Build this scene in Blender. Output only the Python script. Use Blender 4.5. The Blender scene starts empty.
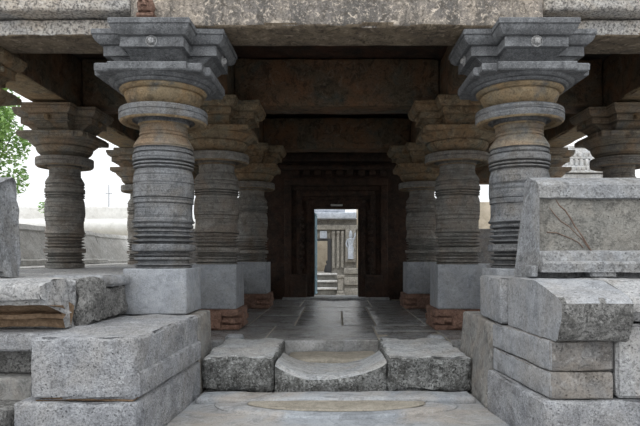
import bpy, bmesh, math, random
from mathutils import Vector, noise, Matrix
random.seed(7)
S = bpy.context.scene
COL = S.collection
PI = math.pi

# ------------------------------------------------------------------ materials
def stone(name, c1, c2, c3=None, scale=3.0, grain=60, dark=0.35, light=0.2, stain=None, stain_amt=0.0, stain_scale=1.2,
          streak=None, streak_amt=0.0, bump=0.35, pits=0.0, rough=0.85, spec=0.3, grain_bump=0.7, lines=0.0, blotch=0.35, gw=0.0):
    m = bpy.data.materials.new(name); m.use_nodes = True
    nt = m.node_tree; N = nt.nodes; L = nt.links
    for n in list(N): N.remove(n)
    out = N.new('ShaderNodeOutputMaterial'); b = N.new('ShaderNodeBsdfPrincipled')
    L.new(b.outputs[0], out.inputs[0])
    geo = N.new('ShaderNodeNewGeometry'); P = geo.outputs['Position']
    def nz(sc, det=6, rgh=0.6, vec=None, dist=0.0):
        n = N.new('ShaderNodeTexNoise'); n.inputs['Scale'].default_value = sc; n.inputs['Detail'].default_value = det
        n.inputs['Roughness'].default_value = rgh; n.inputs['Distortion'].default_value = dist
        L.new(vec if vec else P, n.inputs['Vector']); return n.outputs['Fac']
    def ramp(src, stops):
        r = N.new('ShaderNodeValToRGB'); e = r.color_ramp.elements
        while len(e) < len(stops): e.new(0.5)
        for i, (p, c) in enumerate(stops):
            e[i].position = p
            e[i].color = (c, c, c, 1) if isinstance(c, (int, float)) else (*c, 1)
        L.new(src, r.inputs[0]); return r.outputs[0]
    def mix(fac, a, c, mode='MIX'):
        n = N.new('ShaderNodeMix'); n.data_type = 'RGBA'; n.blend_type = mode
        for s, v in ((n.inputs[0], fac), (n.inputs[6], a), (n.inputs[7], c)):
            if isinstance(v, (int, float)): s.default_value = v
            elif isinstance(v, tuple): s.default_value = (*v, 1)
            else: L.new(v, s)
        return n.outputs[2]
    def mul(a, k):
        n = N.new('ShaderNodeMath'); n.operation = 'MULTIPLY'; L.new(a, n.inputs[0])
        if isinstance(k, (int, float)): n.inputs[1].default_value = k
        else: L.new(k, n.inputs[1])
        return n.outputs[0]
    n1 = nz(scale, 8, 0.65, dist=0.4)
    stops = [(0.36, c1), (0.62, c2)] if c3 is None else [(0.33, c1), (0.5, c2), (0.66, c3)]
    col = ramp(n1, stops)
    if stain is not None:
        f = ramp(nz(stain_scale, 6, 0.62, dist=0.8), [(0.42, 0.0), (0.62, 1.0)])
        col = mix(mul(f, stain_amt), col, stain)
    if streak is not None:
        mp = N.new('ShaderNodeMapping'); L.new(P, mp.inputs[0]); mp.inputs['Scale'].default_value = (7, 7, 0.7)
        f = ramp(nz(1.0, 5, 0.6, mp.outputs[0]), [(0.44, 0.0), (0.56, 1.0)])
        col = mix(mul(f, streak_amt), col, streak)
    # dirt and lichen blotches of their own shape
    if blotch:
        col = mix(mul(ramp(nz(scale * 2.3, 10, 0.75, dist=1.2), [(0.40, 1.0), (0.50, 0.0)]), blotch), col, tuple(x * 0.28 for x in c1))
        col = mix(mul(ramp(nz(scale * 3.1, 10, 0.75, dist=0.8), [(0.54, 0.0), (0.63, 1.0)]), blotch * .8), col, tuple(min(1, x * 1.5 + .04) for x in c2))
    g = nz(grain, 3, 0.7)
    if dark: col = mix(mul(ramp(g, [(0.38 + gw, 1.0), (0.46 + gw, 0.0)]), dark), col, tuple(x * 0.25 for x in c1))
    if light: col = mix(mul(ramp(g, [(0.56, 0.0), (0.68, 1.0)]), light), col, tuple(min(1, x * 1.5 + 0.08) for x in c2))
    hb = nz(grain * 0.45, 6, 0.7)
    pit_col = None
    if lines:
        mp2 = N.new('ShaderNodeMapping'); L.new(P, mp2.inputs[0]); mp2.inputs['Scale'].default_value = (.6, .6, 42)
        ln = nz(1.0, 4, 0.6, mp2.outputs[0])
        col = mix(mul(ramp(ln, [(0.38, 1.0), (0.47, 0.0)]), lines), col, tuple(x * .35 for x in c1))
        ad = N.new('ShaderNodeMath'); ad.operation = 'ADD'; L.new(hb, ad.inputs[0]); L.new(mul(ln, 1.4), ad.inputs[1]); hb = ad.outputs[0]
    if pits:
        v = N.new('ShaderNodeTexVoronoi'); v.inputs['Scale'].default_value = 34; L.new(P, v.inputs['Vector'])
        thr = ramp(nz(9, 2, 0.5), [(0.45, 0.0), (0.6, 1.0)])
        pf = mul(ramp(v.outputs['Distance'], [(0.14, 1.0), (0.26, 0.0)]), thr)
        col = mix(mul(pf, pits), col, tuple(x * 0.22 for x in c1))
        pit_col = pf
    L.new(col, b.inputs['Base Color'])
    b.inputs['Roughness'].default_value = rough
    b.inputs['Specular IOR Level'].default_value = spec
    bp = N.new('ShaderNodeBump'); bp.inputs['Strength'].default_value = bump; bp.inputs['Distance'].default_value = 0.035
    L.new(hb, bp.inputs['Height'])
    bp2 = N.new('ShaderNodeBump'); bp2.inputs['Strength'].default_value = bump * grain_bump; bp2.inputs['Distance'].default_value = 0.01
    L.new(g, bp2.inputs['Height']); L.new(bp.outputs[0], bp2.inputs['Normal'])
    last = bp2.outputs[0]
    if pit_col is not None:
        b3 = N.new('ShaderNodeBump'); b3.invert = True; b3.inputs['Strength'].default_value = 0.8; b3.inputs['Distance'].default_value = 0.02
        L.new(pit_col, b3.inputs['Height']); L.new(last, b3.inputs['Normal']); last = b3.outputs[0]
    L.new(last, b.inputs['Normal'])
    return m

def plain(name, c, rough=0.7, metal=0.0, c2=None, scale=8):
    m = bpy.data.materials.new(name); m.use_nodes = True
    nt = m.node_tree; b = nt.nodes['Principled BSDF']
    b.inputs['Roughness'].default_value = rough; b.inputs['Metallic'].default_value = metal
    n = nt.nodes.new('ShaderNodeTexNoise'); n.inputs['Scale'].default_value = scale; n.inputs['Detail'].default_value = 4
    g = nt.nodes.new('ShaderNodeNewGeometry'); nt.links.new(g.outputs['Position'], n.inputs['Vector'])
    r = nt.nodes.new('ShaderNodeValToRGB'); r.color_ramp.elements[0].position = 0.35; r.color_ramp.elements[1].position = 0.65
    c2 = c2 or tuple(x * 1.25 for x in c)
    r.color_ramp.elements[0].color = (*c, 1); r.color_ramp.elements[1].color = (*c2, 1)
    nt.links.new(n.outputs['Fac'], r.inputs[0]); nt.links.new(r.outputs[0], b.inputs['Base Color'])
    return m

M = {}
M['granite'] = stone('granite_grey', (.22, .226, .242), (.37, .377, .395), scale=5, grain=75, dark=.55, light=.35, stain=(.34, .31, .27), stain_amt=.35, stain_scale=2.2, bump=0.7, pits=.55, blotch=0.45)
M['granite_rough'] = stone('granite_rough', (.13, .127, .123), (.31, .305, .295), scale=7, grain=50, dark=.7, light=.3, stain=(.10, .095, .085), stain_amt=.55, stain_scale=4, bump=1.0, pits=.7, blotch=0.7)
M['granite_pale'] = stone('granite_pale', (.27, .272, .278), (.40, .402, .408), scale=5, grain=60, dark=.55, light=.3, stain=(.38, .33, .27), stain_amt=.3, stain_scale=2.5, bump=.5, pits=.8, blotch=0.5)
M['granite_side'] = stone('granite_dressed', (.22, .228, .243), (.32, .33, .348), scale=6, grain=80, dark=.35, light=.3, stain=(.33, .29, .24), stain_amt=.35, stain_scale=1.8, bump=.3, pits=.15, blotch=0.4)
M['brownish'] = stone('granite_brown_face', (.145, .14, .138), (.25, .244, .238), scale=4, grain=70, dark=.4, light=.25, stain=(.30, .24, .18), stain_amt=.35, stain_scale=3.4, bump=.35, pits=.2, blotch=0.5)
M['mortar'] = stone('mortar_grey', (.17, .168, .163), (.29, .285, .272), scale=4, grain=40, dark=.2, light=.15, stain=(.32, .235, .165), stain_amt=.25, stain_scale=3, bump=.4, blotch=0.5)
M['rust_joint'] = stone('rusty_bedding', (.17, .11, .065), (.29, .20, .13), scale=6, grain=40, bump=.5)
M['soap'] = stone('soapstone_front', (.095, .099, .105), (.205, .212, .222), scale=7, grain=90, dark=.4, light=.45, stain=(.20, .165, .12), stain_amt=.45, stain_scale=2.3, streak=(.30, .31, .33), streak_amt=.25, bump=0.5, lines=0.55, blotch=0.5)
M['soap_warm'] = stone('soapstone_neck', (.13, .115, .095), (.25, .215, .165), c3=(.17, .175, .175), scale=5, grain=90, dark=.4, light=.35, stain=(.34, .20, .10), stain_amt=.45, stain_scale=3, bump=.45, lines=.5, blotch=.4)
M['soap_cap'] = stone('soapstone_capital', (.108, .112, .118), (.21, .216, .226), scale=9, grain=80, dark=.4, light=.35, stain=(.09, .09, .095), stain_amt=.5, stain_scale=3.5, bump=0.45, blotch=0.45)
M['soap_base'] = stone('soapstone_base', (.235, .25, .275), (.33, .345, .37), scale=6, grain=90, dark=.3, light=.25, stain=(.28, .27, .25), stain_amt=.35, stain_scale=2.5, bump=.2, blotch=0.3)
M['ochre'] = stone('ochre_underside', (.17, .13, .085), (.29, .225, .14), c3=(.12, .122, .118), scale=4, grain=60, dark=.35, light=.15, stain=(.36, .22, .10), stain_amt=.5, stain_scale=3, bump=.35, blotch=0.5)
M['inner'] = stone('pillar_stone_inner', (.155, .15, .138), (.27, .26, .24), scale=5, grain=80, dark=.4, light=.25, stain=(.24, .16, .10), stain_amt=.5, stain_scale=2, streak=(.29, .28, .26), streak_amt=.25, bump=0.5, lines=0.5, blotch=0.5)
M['inner_cap'] = stone('capital_stone_inner', (.115, .09, .06), (.25, .195, .125), c3=(.13, .145, .125), scale=4, grain=60, dark=.35, light=.15, stain=(.30, .16, .07), stain_amt=.55, stain_scale=2.6, bump=.35, blotch=0.6)
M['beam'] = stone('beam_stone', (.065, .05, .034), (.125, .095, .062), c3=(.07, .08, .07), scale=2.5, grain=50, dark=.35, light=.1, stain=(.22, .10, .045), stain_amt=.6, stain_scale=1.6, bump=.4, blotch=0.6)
M['beam_under'] = stone('beam_underside', (.14, .105, .07), (.28, .225, .16), scale=3, grain=50, dark=.3, light=.15, stain=(.10, .08, .065), stain_amt=.7, stain_scale=2.8, bump=.5, blotch=0.7)
M['ceiling'] = stone('ceiling_dark_brown', (.028, .022, .018), (.055, .041, .031), scale=2.5, grain=40, dark=.3, light=.1, stain=(.13, .05, .025), stain_amt=.5, stain_scale=2, bump=.4)  # very dark brown base with a reddish stain
M['dark_brown'] = stone('dark_brown_wall', (.026, .019, .015), (.058, .04, .03), scale=4, grain=50, dark=.3, light=.1, stain=(.11, .055, .035), stain_amt=.5, stain_scale=3, bump=.4, blotch=0.4)  # very dark brown base for the back wall and door surround
M['fascia'] = stone('fascia_granite', (.30, .29, .285), (.52, .50, .47), scale=14, grain=38, dark=.75, light=.3, stain=(.52, .42, .31), stain_amt=.5, stain_scale=2.2, bump=.4, pits=.2, blotch=0.5, gw=0.03)
M['plaster'] = stone('fascia_stained', (.30, .26, .215), (.54, .46, .375), scale=6, grain=40, dark=.45, light=.35, stain=(.15, .14, .135), stain_amt=.85, stain_scale=1.15, streak=(.10, .095, .09), streak_amt=.75, bump=.4, blotch=0.8)
M['red'] = stone('red_plinth', (.19, .105, .075), (.32, .195, .145), scale=6, grain=45, dark=.4, light=.2, stain=(.13, .085, .07), stain_amt=.5, stain_scale=3, bump=0.9, blotch=0.6)
M['floor'] = stone('porch_floor', (.16, .165, .17), (.31, .315, .32), scale=3, grain=50, dark=.35, light=.2, stain=(.27, .235, .19), stain_amt=.35, stain_scale=1.6, bump=.25, rough=.26, spec=.65, blotch=0.4)
M['ground'] = stone('paving_front', (.24, .255, .275), (.34, .36, .385), scale=2.5, grain=60, dark=.25, light=.2, stain=(.36, .30, .235), stain_amt=.55, stain_scale=1.1, bump=.3, blotch=0.35)
M['sand'] = stone('sandy_dirt_joint_glint', (.25, .225, .185), (.34, .31, .26), scale=4, grain=70, dark=.3, light=.2, bump=.3)
M['step'] = stone('step_stone', (.075, .075, .072), (.28, .285, .28), scale=9, grain=45, dark=.6, light=.35, stain=(.075, .072, .065), stain_amt=.6, stain_scale=3.2, bump=.8, pits=.4, blotch=0.9)
M['step_top'] = stone('step_worn_lit_sill', (.29, .30, .31), (.42, .43, .44), scale=5, grain=60, dark=.4, light=.3, stain=(.33, .28, .22), stain_amt=.35, stain_scale=2, bump=.4, pits=.3, blotch=0.5)
M['seat'] = stone('seatback_stone', (.10, .097, .09), (.19, .185, .17), scale=4, grain=70, dark=.4, light=.3, stain=(.30, .27, .23), stain_amt=.35, stain_scale=2.5, bump=.35, pits=.15, blotch=0.5)
M['seat_edge'] = stone('seatback_edge', (.19, .194, .203), (.30, .31, .325), scale=5, grain=60, dark=.45, light=.3, stain=(.26, .24, .21), stain_amt=.4, stain_scale=3, bump=.5, pits=.35, blotch=0.5)
M['pale'] = stone('pale_sunlit', (.55, .545, .52), (.70, .69, .67), scale=4, grain=50, dark=.35, light=.15, stain=(.33, .30, .26), stain_amt=.35, stain_scale=2, bump=.5, blotch=0.4)  # sunlight on the far parapet is put into this stone colour
M['white_wall'] = stone('limewashed', (.62, .615, .60), (.74, .735, .72), scale=2, grain=30, dark=.1, light=.1, stain=(.5, .48, .44), stain_amt=.3, bump=.2, blotch=0.15)
M['beige'] = stone('beige_wall', (.40, .34, .26), (.52, .45, .36), scale=2, grain=30, dark=.15, light=.1, stain=(.3, .27, .22), stain_amt=.4, bump=.2, blotch=0.2)
M['shrine'] = stone('shrine_stone', (.19, .178, .155), (.32, .30, .265), scale=5, grain=40, dark=.35, light=.2, stain=(.21, .20, .185), stain_amt=.5, stain_scale=2, bump=.5, blotch=0.6)
M['shrine_shade'] = stone('shrine_riser_shade', (.09, .088, .08), (.17, .165, .15), scale=5, grain=40, bump=.5)
M['shrine_blue'] = stone('shrine_eave', (.30, .335, .39), (.42, .45, .50), scale=3, grain=40, dark=.2, light=.2, bump=.3)
M['tower'] = stone('tower_stone', (.44, .45, .46), (.62, .62, .62), scale=5, grain=40, dark=.3, light=.1, stain=(.28, .25, .21), stain_amt=.5, stain_scale=3, bump=.3, blotch=0.4)
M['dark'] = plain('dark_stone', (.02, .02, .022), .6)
M['gate'] = plain('blue_painted_metal', (.16, .30, .38), .45, .1)
M['metal'] = plain('mast_metal', (.30, .31, .33), .5, .6)
M['bark'] = plain('bark', (.12, .09, .065), .9)
M['leaf'] = plain('leaf_green', (.11, .24, .045), .55, 0, (.28, .44, .13), 5)
M['root'] = plain('dried_root', (.10, .065, .05), .9, 0, (.155, .105, .08), 20)
M['earth'] = stone('courtyard_earth', (.30, .27, .22), (.42, .38, .32), scale=1.5, grain=30, dark=.2, light=.1, bump=.3)

# ------------------------------------------------------------------ mesh helpers
def obj(name, bm, mats, parent=None, loc=(0, 0, 0), smooth=30, bevel=0):
    if not isinstance(mats, (list, tuple)): mats = [mats]
    bmesh.ops.recalc_face_normals(bm, faces=bm.faces)
    if bm.calc_volume(signed=True) < 0: bmesh.ops.reverse_faces(bm, faces=bm.faces)
    me = bpy.data.meshes.new(name)
    for f in bm.faces: f.smooth = True
    bm.to_mesh(me); bm.free()
    for m in mats: me.materials.append(m)
    me.set_sharp_from_angle(angle=math.radians(smooth))
    o = bpy.data.objects.new(name, me); COL.objects.link(o)
    o.location = loc
    if parent: o.parent = parent
    if bevel:
        md = o.modifiers.new('edge', 'BEVEL'); md.width = bevel; md.segments = 2; md.limit_method = 'ANGLE'; md.angle_limit = math.radians(35)
    return o

def tag(o, label, cat, group=None, kind='thing'):
    o['label'] = label; o['category'] = cat; o['kind'] = kind
    if group: o['group'] = group
    return o

def struct(o):
    o['kind'] = 'structure'; return o

def empty(name, loc, label, cat, group=None):
    o = bpy.data.objects.new(name, None); COL.objects.link(o); o.location = loc; o.empty_display_size = .1
    return tag(o, label, cat, group)

def axis(L, r, res):
    r = min(r, L * .45)
    n = max(1, int(round((L - 2 * r) / res)))
    return [0, r * .45, r] + [r + (L - 2 * r) * i / n for i in range(1, n)] + [L - r, L - r * .45, L]

def nv(p, f, amp, seed):
    q = Vector(p) * f + Vector((seed * 7.13, seed * 3.7, seed * 1.9))
    v = noise.noise_vector(q) + noise.noise_vector(q * 2.7) * .45 + noise.noise_vector(q * 6.1) * .2
    return v * amp

def rbox(bm, dims, r=.025, res=.09, amp=.008, freq=2.5, chip=.01, seed=0, mi=0, top_mi=None, corners=None):
    """worn stone block; dims=(x0,x1,y0,y1,z0,z1) or 8 corners in xyz bit order"""
    if corners is None:
        x0, x1, y0, y1, z0, z1 = dims
        corners = [Vector((x1 if i & 1 else x0, y1 if i & 2 else y0, z1 if i & 4 else z0)) for i in range(8)]
    c = [Vector(q) for q in corners]
    LX = max((c[1] - c[0]).length, (c[5] - c[4]).length); LY = max((c[2] - c[0]).length, (c[6] - c[4]).length); LZ = max((c[4] - c[0]).length, (c[5] - c[1]).length)
    A = [axis(LX, r, res), axis(LY, r, res), axis(LZ, r, res)]; Ls = (LX, LY, LZ)
    V = {}
    def vert(i, j, k):
        key = (i, j, k)
        if key in V: return V[key]
        p = [A[0][i], A[1][j], A[2][k]]; d = []; cl = []
        for a in range(3):
            rr = min(r, Ls[a] * .45); q = min(max(p[a], rr), Ls[a] - rr); cl.append(q); d.append(p[a] - q)
        dl = math.sqrt(sum(t * t for t in d)); ne = sum(1 for t in d if abs(t) > 1e-6)
        if dl > 1e-9:
            for a in range(3): p[a] = cl[a] + d[a] / dl * min(r, dl)
        u, v, w = p[0] / LX, p[1] / LY, p[2] / LZ
        q = Vector()
        for b in range(8):
            q += c[b] * ((u if b & 1 else 1 - u) * (v if b & 2 else 1 - v) * (w if b & 4 else 1 - w))
        if amp: q += nv(q, freq, amp, seed)
        if chip and ne >= 2:
            cen = sum(c, Vector()) / 8
            t = max(0, noise.noise(q * 5 + Vector((seed, 3, 1)))) + .5 * max(0, noise.noise(q * 13))
            q += (cen - q).normalized() * t * chip * 2
        V[key] = bm.verts.new(q); return V[key]
    n = [len(a) - 1 for a in A]
    def quad(a, b, cc, d, m):
        try:
            f = bm.faces.new((a, b, cc, d)); f.material_index = m
        except ValueError: pass
    for i in range(n[0]):
        for j in range(n[1]):
            quad(vert(i, j, 0), vert(i, j + 1, 0), vert(i + 1, j + 1, 0), vert(i + 1, j, 0), mi)
            quad(vert(i, j, n[2]), vert(i + 1, j, n[2]), vert(i + 1, j + 1, n[2]), vert(i, j + 1, n[2]), mi if top_mi is None else top_mi)
    for i in range(n[0]):
        for k in range(n[2]):
            quad(vert(i, 0, k), vert(i + 1, 0, k), vert(i + 1, 0, k + 1), vert(i, 0, k + 1), mi)
            quad(vert(i, n[1], k), vert(i, n[1], k + 1), vert(i + 1, n[1], k + 1), vert(i + 1, n[1], k), mi)
    for j in range(n[1]):
        for k in range(n[2]):
            quad(vert(0, j, k), vert(0, j, k + 1), vert(0, j + 1, k + 1), vert(0, j + 1, k), mi)
            quad(vert(n[0], j, k), vert(n[0], j + 1, k), vert(n[0], j + 1, k + 1), vert(n[0], j, k + 1), mi)
    return bm

def RB(*a, **k): return rbox(bmesh.new(), *a, **k)

def resample(pts, res):
    out = []
    for i in range(len(pts)):
        a, b = Vector(pts[i]), Vector(pts[(i + 1) % len(pts)])
        n = max(1, int((b - a).length / res))
        for k in range(n): out.append(a.lerp(b, k / n))
    return out

def prism(bm, prof, t0, t1, ax='x', res=.1, amp=.006, freq=2.5, seed=0, shift=None, mats=None):
    """profile (p,q) closed polygon swept along an axis. ax='x': p=y; ax='y': p=x; q=z always"""
    src = resample([(p[0], p[1]) for p in prof], res)
    n = max(1, int(abs(t1 - t0) / res)); rows = []
    for i in range(n + 1):
        row = []
        for q in src:
            t = t0 + (t1 - t0) * i / n
            if shift: t += shift(q.x, q.y, i / n)
            v = Vector((t, q.x, q.y)) if ax == 'x' else Vector((q.x, t, q.y))
            if amp: v += nv(v, freq, amp, seed)
            row.append(bm.verts.new(v))
        rows.append(row)
    m = len(src)
    for i in range(n):
        for j in range(m):
            bm.faces.new((rows[i][j], rows[i + 1][j], rows[i + 1][(j + 1) % m], rows[i][(j + 1) % m]))
    caps = [bm.faces.new(rows[0]), bm.faces.new(list(reversed(rows[-1])))]
    bmesh.ops.triangulate(bm, faces=caps)
    return bm

def lathe(bm, prof, seg=72, amp=.003, seed=0, center=(0, 0), mi=0, cap=True):
    rows = []
    for r, z in prof:
        row = []
        for s in range(seg):
            a = 2 * PI * s / seg
            rr = r
            if amp:
                v = Vector((math.cos(a) * r * 4, math.sin(a) * r * 4, z * 9 + seed * 5))
                rr += amp * noise.noise(v) + amp * .7 * noise.noise(v * 3.3)
            row.append(bm.verts.new((center[0] + rr * math.cos(a), center[1] + rr * math.sin(a), z)))
        rows.append(row)
    for i in range(len(rows) - 1):
        for s in range(seg):
            f = bm.faces.new((rows[i][s], rows[i][(s + 1) % seg], rows[i + 1][(s + 1) % seg], rows[i + 1][s])); f.material_index = mi
    if cap:
        f = bm.faces.new(list(reversed(rows[0]))); f.material_index = mi
        f = bm.faces.new(rows[-1]); f.material_index = mi
    return bm

def loft(bm, layers, mi=None, amp=0, seed=0):
    rows = []
    for poly, z in layers:
        row = []
        for x, y in poly:
            v = Vector((x, y, z))
            if amp: v += nv(v, 4, amp, seed)
            row.append(bm.verts.new(v))
        rows.append(row)
    m = len(rows[0])
    for i in range(len(rows) - 1):
        for j in range(m):
            f = bm.faces.new((rows[i][j], rows[i][(j + 1) % m], rows[i + 1][(j + 1) % m], rows[i + 1][j]))
            if mi: f.material_index = mi[i]
    f = bm.faces.new(list(reversed(rows[0]))); f.material_index = mi[0] if mi else 0
    f = bm.faces.new(rows[-1]); f.material_index = mi[-1] if mi else 0
    return bm

def sq(h): return [(-h, -h), (h, -h), (h, h), (-h, h)]

def plus(a, e):
    return [(-a, -e), (a, -e), (a, -a), (e, -a), (e, a), (a, a), (a, e), (-a, e), (-a, a), (-e, a), (-e, -a), (-a, -a)]

def stepped(h, c, p):
    s = [(-h, -h), (-c, -h), (-c, -p), (c, -p), (c, -h)]; out = []
    for k in range(4):
        co, si = (1, 0, -1, 0)[k], (0, 1, 0, -1)[k]
        out += [(x * co - y * si, x * si + y * co) for x, y in s]
    return out

def tube(bm, pts, rad, seg=8):
    rows = []
    for i, p in enumerate(pts):
        p = Vector(p); r = rad[i] if isinstance(rad, (list, tuple)) else rad
        d = (Vector(pts[min(i + 1, len(pts) - 1)]) - Vector(pts[max(i - 1, 0)])).normalized()
        u = d.cross(Vector((0, 1, .01)) if abs(d.y) < .9 else Vector((1, 0, 0))).normalized(); w = d.cross(u)
        rows.append([bm.verts.new(p + (u * math.cos(2 * PI * s / seg) + w * math.sin(2 * PI * s / seg)) * r) for s in range(seg)])
    for i in range(len(rows) - 1):
        for s in range(seg):
            bm.faces.new((rows[i][s], rows[i][(s + 1) % seg], rows[i + 1][(s + 1) % seg], rows[i + 1][s]))
    bm.faces.new(list(reversed(rows[0]))); bm.faces.new(rows[-1])
    return bm

# ------------------------------------------------------------------ pillars
ROW1, ROW2, ROW3, ROWF = 6.05, 8.85, 12.3, 6.3
SHAFT = [(.28, .955), (.287, .974), (.258, .978), (.30, .990), (.302, .994), (.258, 1.004), (.252, 1.03), (.29, 1.045), (.295, 1.056), (.288, 1.066), (.252, 1.076),
         (.295, 1.086), (.30, 1.092), (.262, 1.102), (.254, 1.116), (.254, 1.126), (.315, 1.130), (.319, 1.136), (.319, 1.192), (.314, 1.198), (.254, 1.202), (.252, 1.214),
         (.30, 1.226), (.311, 1.232), (.300, 1.240), (.254, 1.250), (.252, 1.262), (.295, 1.276), (.305, 1.284), (.29, 1.292), (.252, 1.302), (.252, 1.32), (.292, 1.33), (.292, 1.344), (.257, 1.35), (.257, 1.365),
         (.296, 1.372), (.302, 1.392), (.292, 1.404), (.285, 1.410), (.312, 1.424), (.316, 1.430), (.314, 1.436), (.300, 1.452), (.291, 1.49), (.288, 1.56), (.290, 1.612), (.282, 1.615), (.282, 1.620), (.300, 1.622), (.302, 1.668),
         (.290, 1.670), (.290, 1.677), (.306, 1.679), (.309, 1.74), (.308, 1.818), (.300, 1.821), (.300, 1.826), (.307, 1.828), (.304, 1.88), (.296, 1.925), (.288, 1.945), (.288, 1.958), (.266, 1.962), (.266, 1.972),
         (.300, 1.978), (.306, 1.985), (.302, 1.994), (.266, 2.000), (.266, 2.007), (.306, 2.012), (.309, 2.020), (.306, 2.028), (.266, 2.034), (.266, 2.044), (.306, 2.050), (.311, 2.058), (.311, 2.108), (.306, 2.116),
         (.280, 2.120), (.280, 2.132), (.298, 2.138), (.300, 2.158), (.294, 2.166), (.280, 2.170), (.280, 2.180), (.300, 2.185), (.300, 2.212), (.292, 2.226), (.272, 2.262), (.252, 2.294), (.243, 2.304), (.234, 2.306), (.234, 2.314),
         (.244, 2.317), (.244, 2.336), (.234, 2.339), (.234, 2.346), (.242, 2.350), (.240, 2.44), (.232, 2.444), (.232, 2.53)]
DISK = [(r, z - .045) for r, z in [(.22, 2.46), (.245, 2.465), (.258, 2.48), (.258, 2.535), (.30, 2.535), (.315, 2.515), (.355, 2.512), (.37, 2.496), (.405, 2.488), (.420, 2.490), (.438, 2.506), (.445, 2.522), (.446, 2.556), (.438, 2.561), (.438, 2.568), (.446, 2.573), (.445, 2.612), (.438, 2.624), (.41, 2.632), (.25, 2.640), (.25, 2.65)]]
BOWL = [(.25, 2.592), (.295, 2.598), (.33, 2.62), (.362, 2.655), (.384, 2.695), (.392, 2.722), (.392, 2.732), (.384, 2.738), (.384, 2.743), (.412, 2.747), (.434, 2.764), (.440, 2.778), (.434, 2.783), (.434, 2.787), (.462, 2.790), (.480, 2.803), (.484, 2.812), (.478, 2.816), (.506, 2.820), (.53, 2.838), (.538, 2.846), (.538, 2.852)]

BOWL_PLAIN = [(.25, 2.592), (.30, 2.60), (.355, 2.622), (.40, 2.66), (.425, 2.705), (.43, 2.735), (.415, 2.744), (.415, 2.75), (.455, 2.755), (.51, 2.80), (.555, 2.852)]

def zmap(z, zs):   # stretch everything above the base block
    return .955 + (z - .955) * zs

def make_pillar(label, loc, group, w=1.0, zs=1.0, base='seat', mats=('soap', 'soap', 'soap_cap', 'ochre', 'soap_base'), seed=0, zb=.5, blk=.315, bshift=0):
    """local origin = bottom of the pillar in plan centre; zb is its height in the world"""
    root = empty('stone_pillar', (loc[0], loc[1], zb), label, 'pillar', group)
    Z = lambda z: zmap(z, zs) - zb
    sh, dk, cp, un, bs = (M[k] for k in mats)
    b0 = zb
    if base == 'plinth':
        b0 = .30
        bm = bmesh.new()
        for (h, za, zc) in ((.415, 0, .075), (.36, .075, .10), (.40, .10, .17), (.36, .17, .195), (.41, .195, .30)):
            rbox(bm, (-h, h, -h, h, za, zc), r=.018, res=.1, amp=.008, chip=.02, seed=seed + za)
        for a, b, za, zc in ((-.16, .16, .02, .285), (-.37, -.27, .09, .18), (.27, .37, .09, .18)):
            rbox(bm, (a, b, -.435, .435, za, zc), r=.015, res=.07, amp=.012, chip=.03, seed=seed + a, freq=5)
            rbox(bm, (-.435, .435, a, b, za, zc), r=.015, res=.07, amp=.012, chip=.03, seed=seed + b, freq=5)
        pl = obj('plinth', bm, M['red'], root)
        pl['label'] = 'reddish moulded plinth'
    if base != 'none':
        bm = bmesh.new()
        rbox(bm, (-blk, blk, -blk, blk, b0 - zb, .955 - zb), r=.012, res=.1, amp=.003, chip=.008, seed=seed)
        obj('base_block', bm, bs, root)
    k0 = 0 if base != 'none' else 1
    prof = [(r * w, Z(z)) for r, z in SHAFT]
    if base == 'none': prof = [(.30 * w, .0), (.30 * w, Z(.96))] + prof[1:]
    so = obj('shaft', lathe(bmesh.new(), prof, 72, .0035, seed), [sh, M['soap_warm'] if sh == M['soap'] else sh], root, smooth=28)
    do = obj('disk', lathe(bmesh.new(), [(r * w, Z(z)) for r, z in DISK], 80, .003, seed + 3), [dk, un], root, smooth=28)
    for p in so.data.polygons:
        if p.center.z > Z(2.19): p.material_index = 1
    for p in do.data.polygons:
        if p.center.z < Z(2.47) and abs(p.normal.z) > .5: p.material_index = 1
    wc = 1 + (w - 1) * .8
    bm = lathe(bmesh.new(), [(r * wc, Z(z)) for r, z in (BOWL if base == 'seat' else BOWL_PLAIN)], 80, .003, seed + 5, mi=1)
    for f in bm.faces:
        if f.calc_center_median().z > Z(2.788): f.material_index = 0
    P = lambda g: stepped((.515 - g) * wc, .375 * wc, ((.565 if base == 'seat' else .535) - g) * wc)
    loft(bm, [(P(.012), Z(2.846)), (P(0), Z(2.858)), (P(0), Z(2.915)), (P(.012), Z(2.927))], mi=[0, 0, 0], amp=.004, seed=seed)
    obj('capital', bm, [cp, un], root, smooth=28)
    bm = bmesh.new()
    Q = lambda a, e, z: (plus(a * wc, e * wc), Z(z))
    loft(bm, [Q(.235, .36, 2.92), Q(.24, .38, 2.96), Q(.262, .49, 3.05), Q(.268, .50, 3.055), Q(.268, .50, 3.062), Q(.302, .56, 3.066), Q(.302, .56, 3.155), Q(.292, .55, 3.158), Q(.292, .55, 3.166), Q(.325, .59, 3.17), Q(.355, .625, 3.20),
              Q(.37, .64, 3.232), Q(.37, .64, 3.250), Q(.382, .652, 3.254), Q(.382, .652, 3.296), Q(.375, .645, 3.305)], amp=.004, seed=seed + 2)
    bm.transform(Matrix.Translation((bshift, 0, 0)))
    br = obj('bracket', bm, cp, root, smooth=28)
    for k in range(4):
        a = k * PI / 2
        bm = bmesh.new()
        lathe(bm, [(.0, 0), (.055, 0), (.055, .010), (.046, .014), (.042, .006), (.032, .006), (.034, .022), (.028, .036), (.014, .044), (.003, .046)], 20, 0, cap=False)
        R = Matrix.Translation((bshift, 0, 0)) @ Matrix.Rotation(a, 4, 'Z') @ Matrix.Translation((0, -.56 * wc, Z(3.112))) @ Matrix.Rotation(PI / 2, 4, 'X')
        bm.transform(R)
        kb = obj('knob', bm, M['granite_pale'] if mats[2] == 'soap_cap' else M['inner_cap'], br)
    return root

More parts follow.
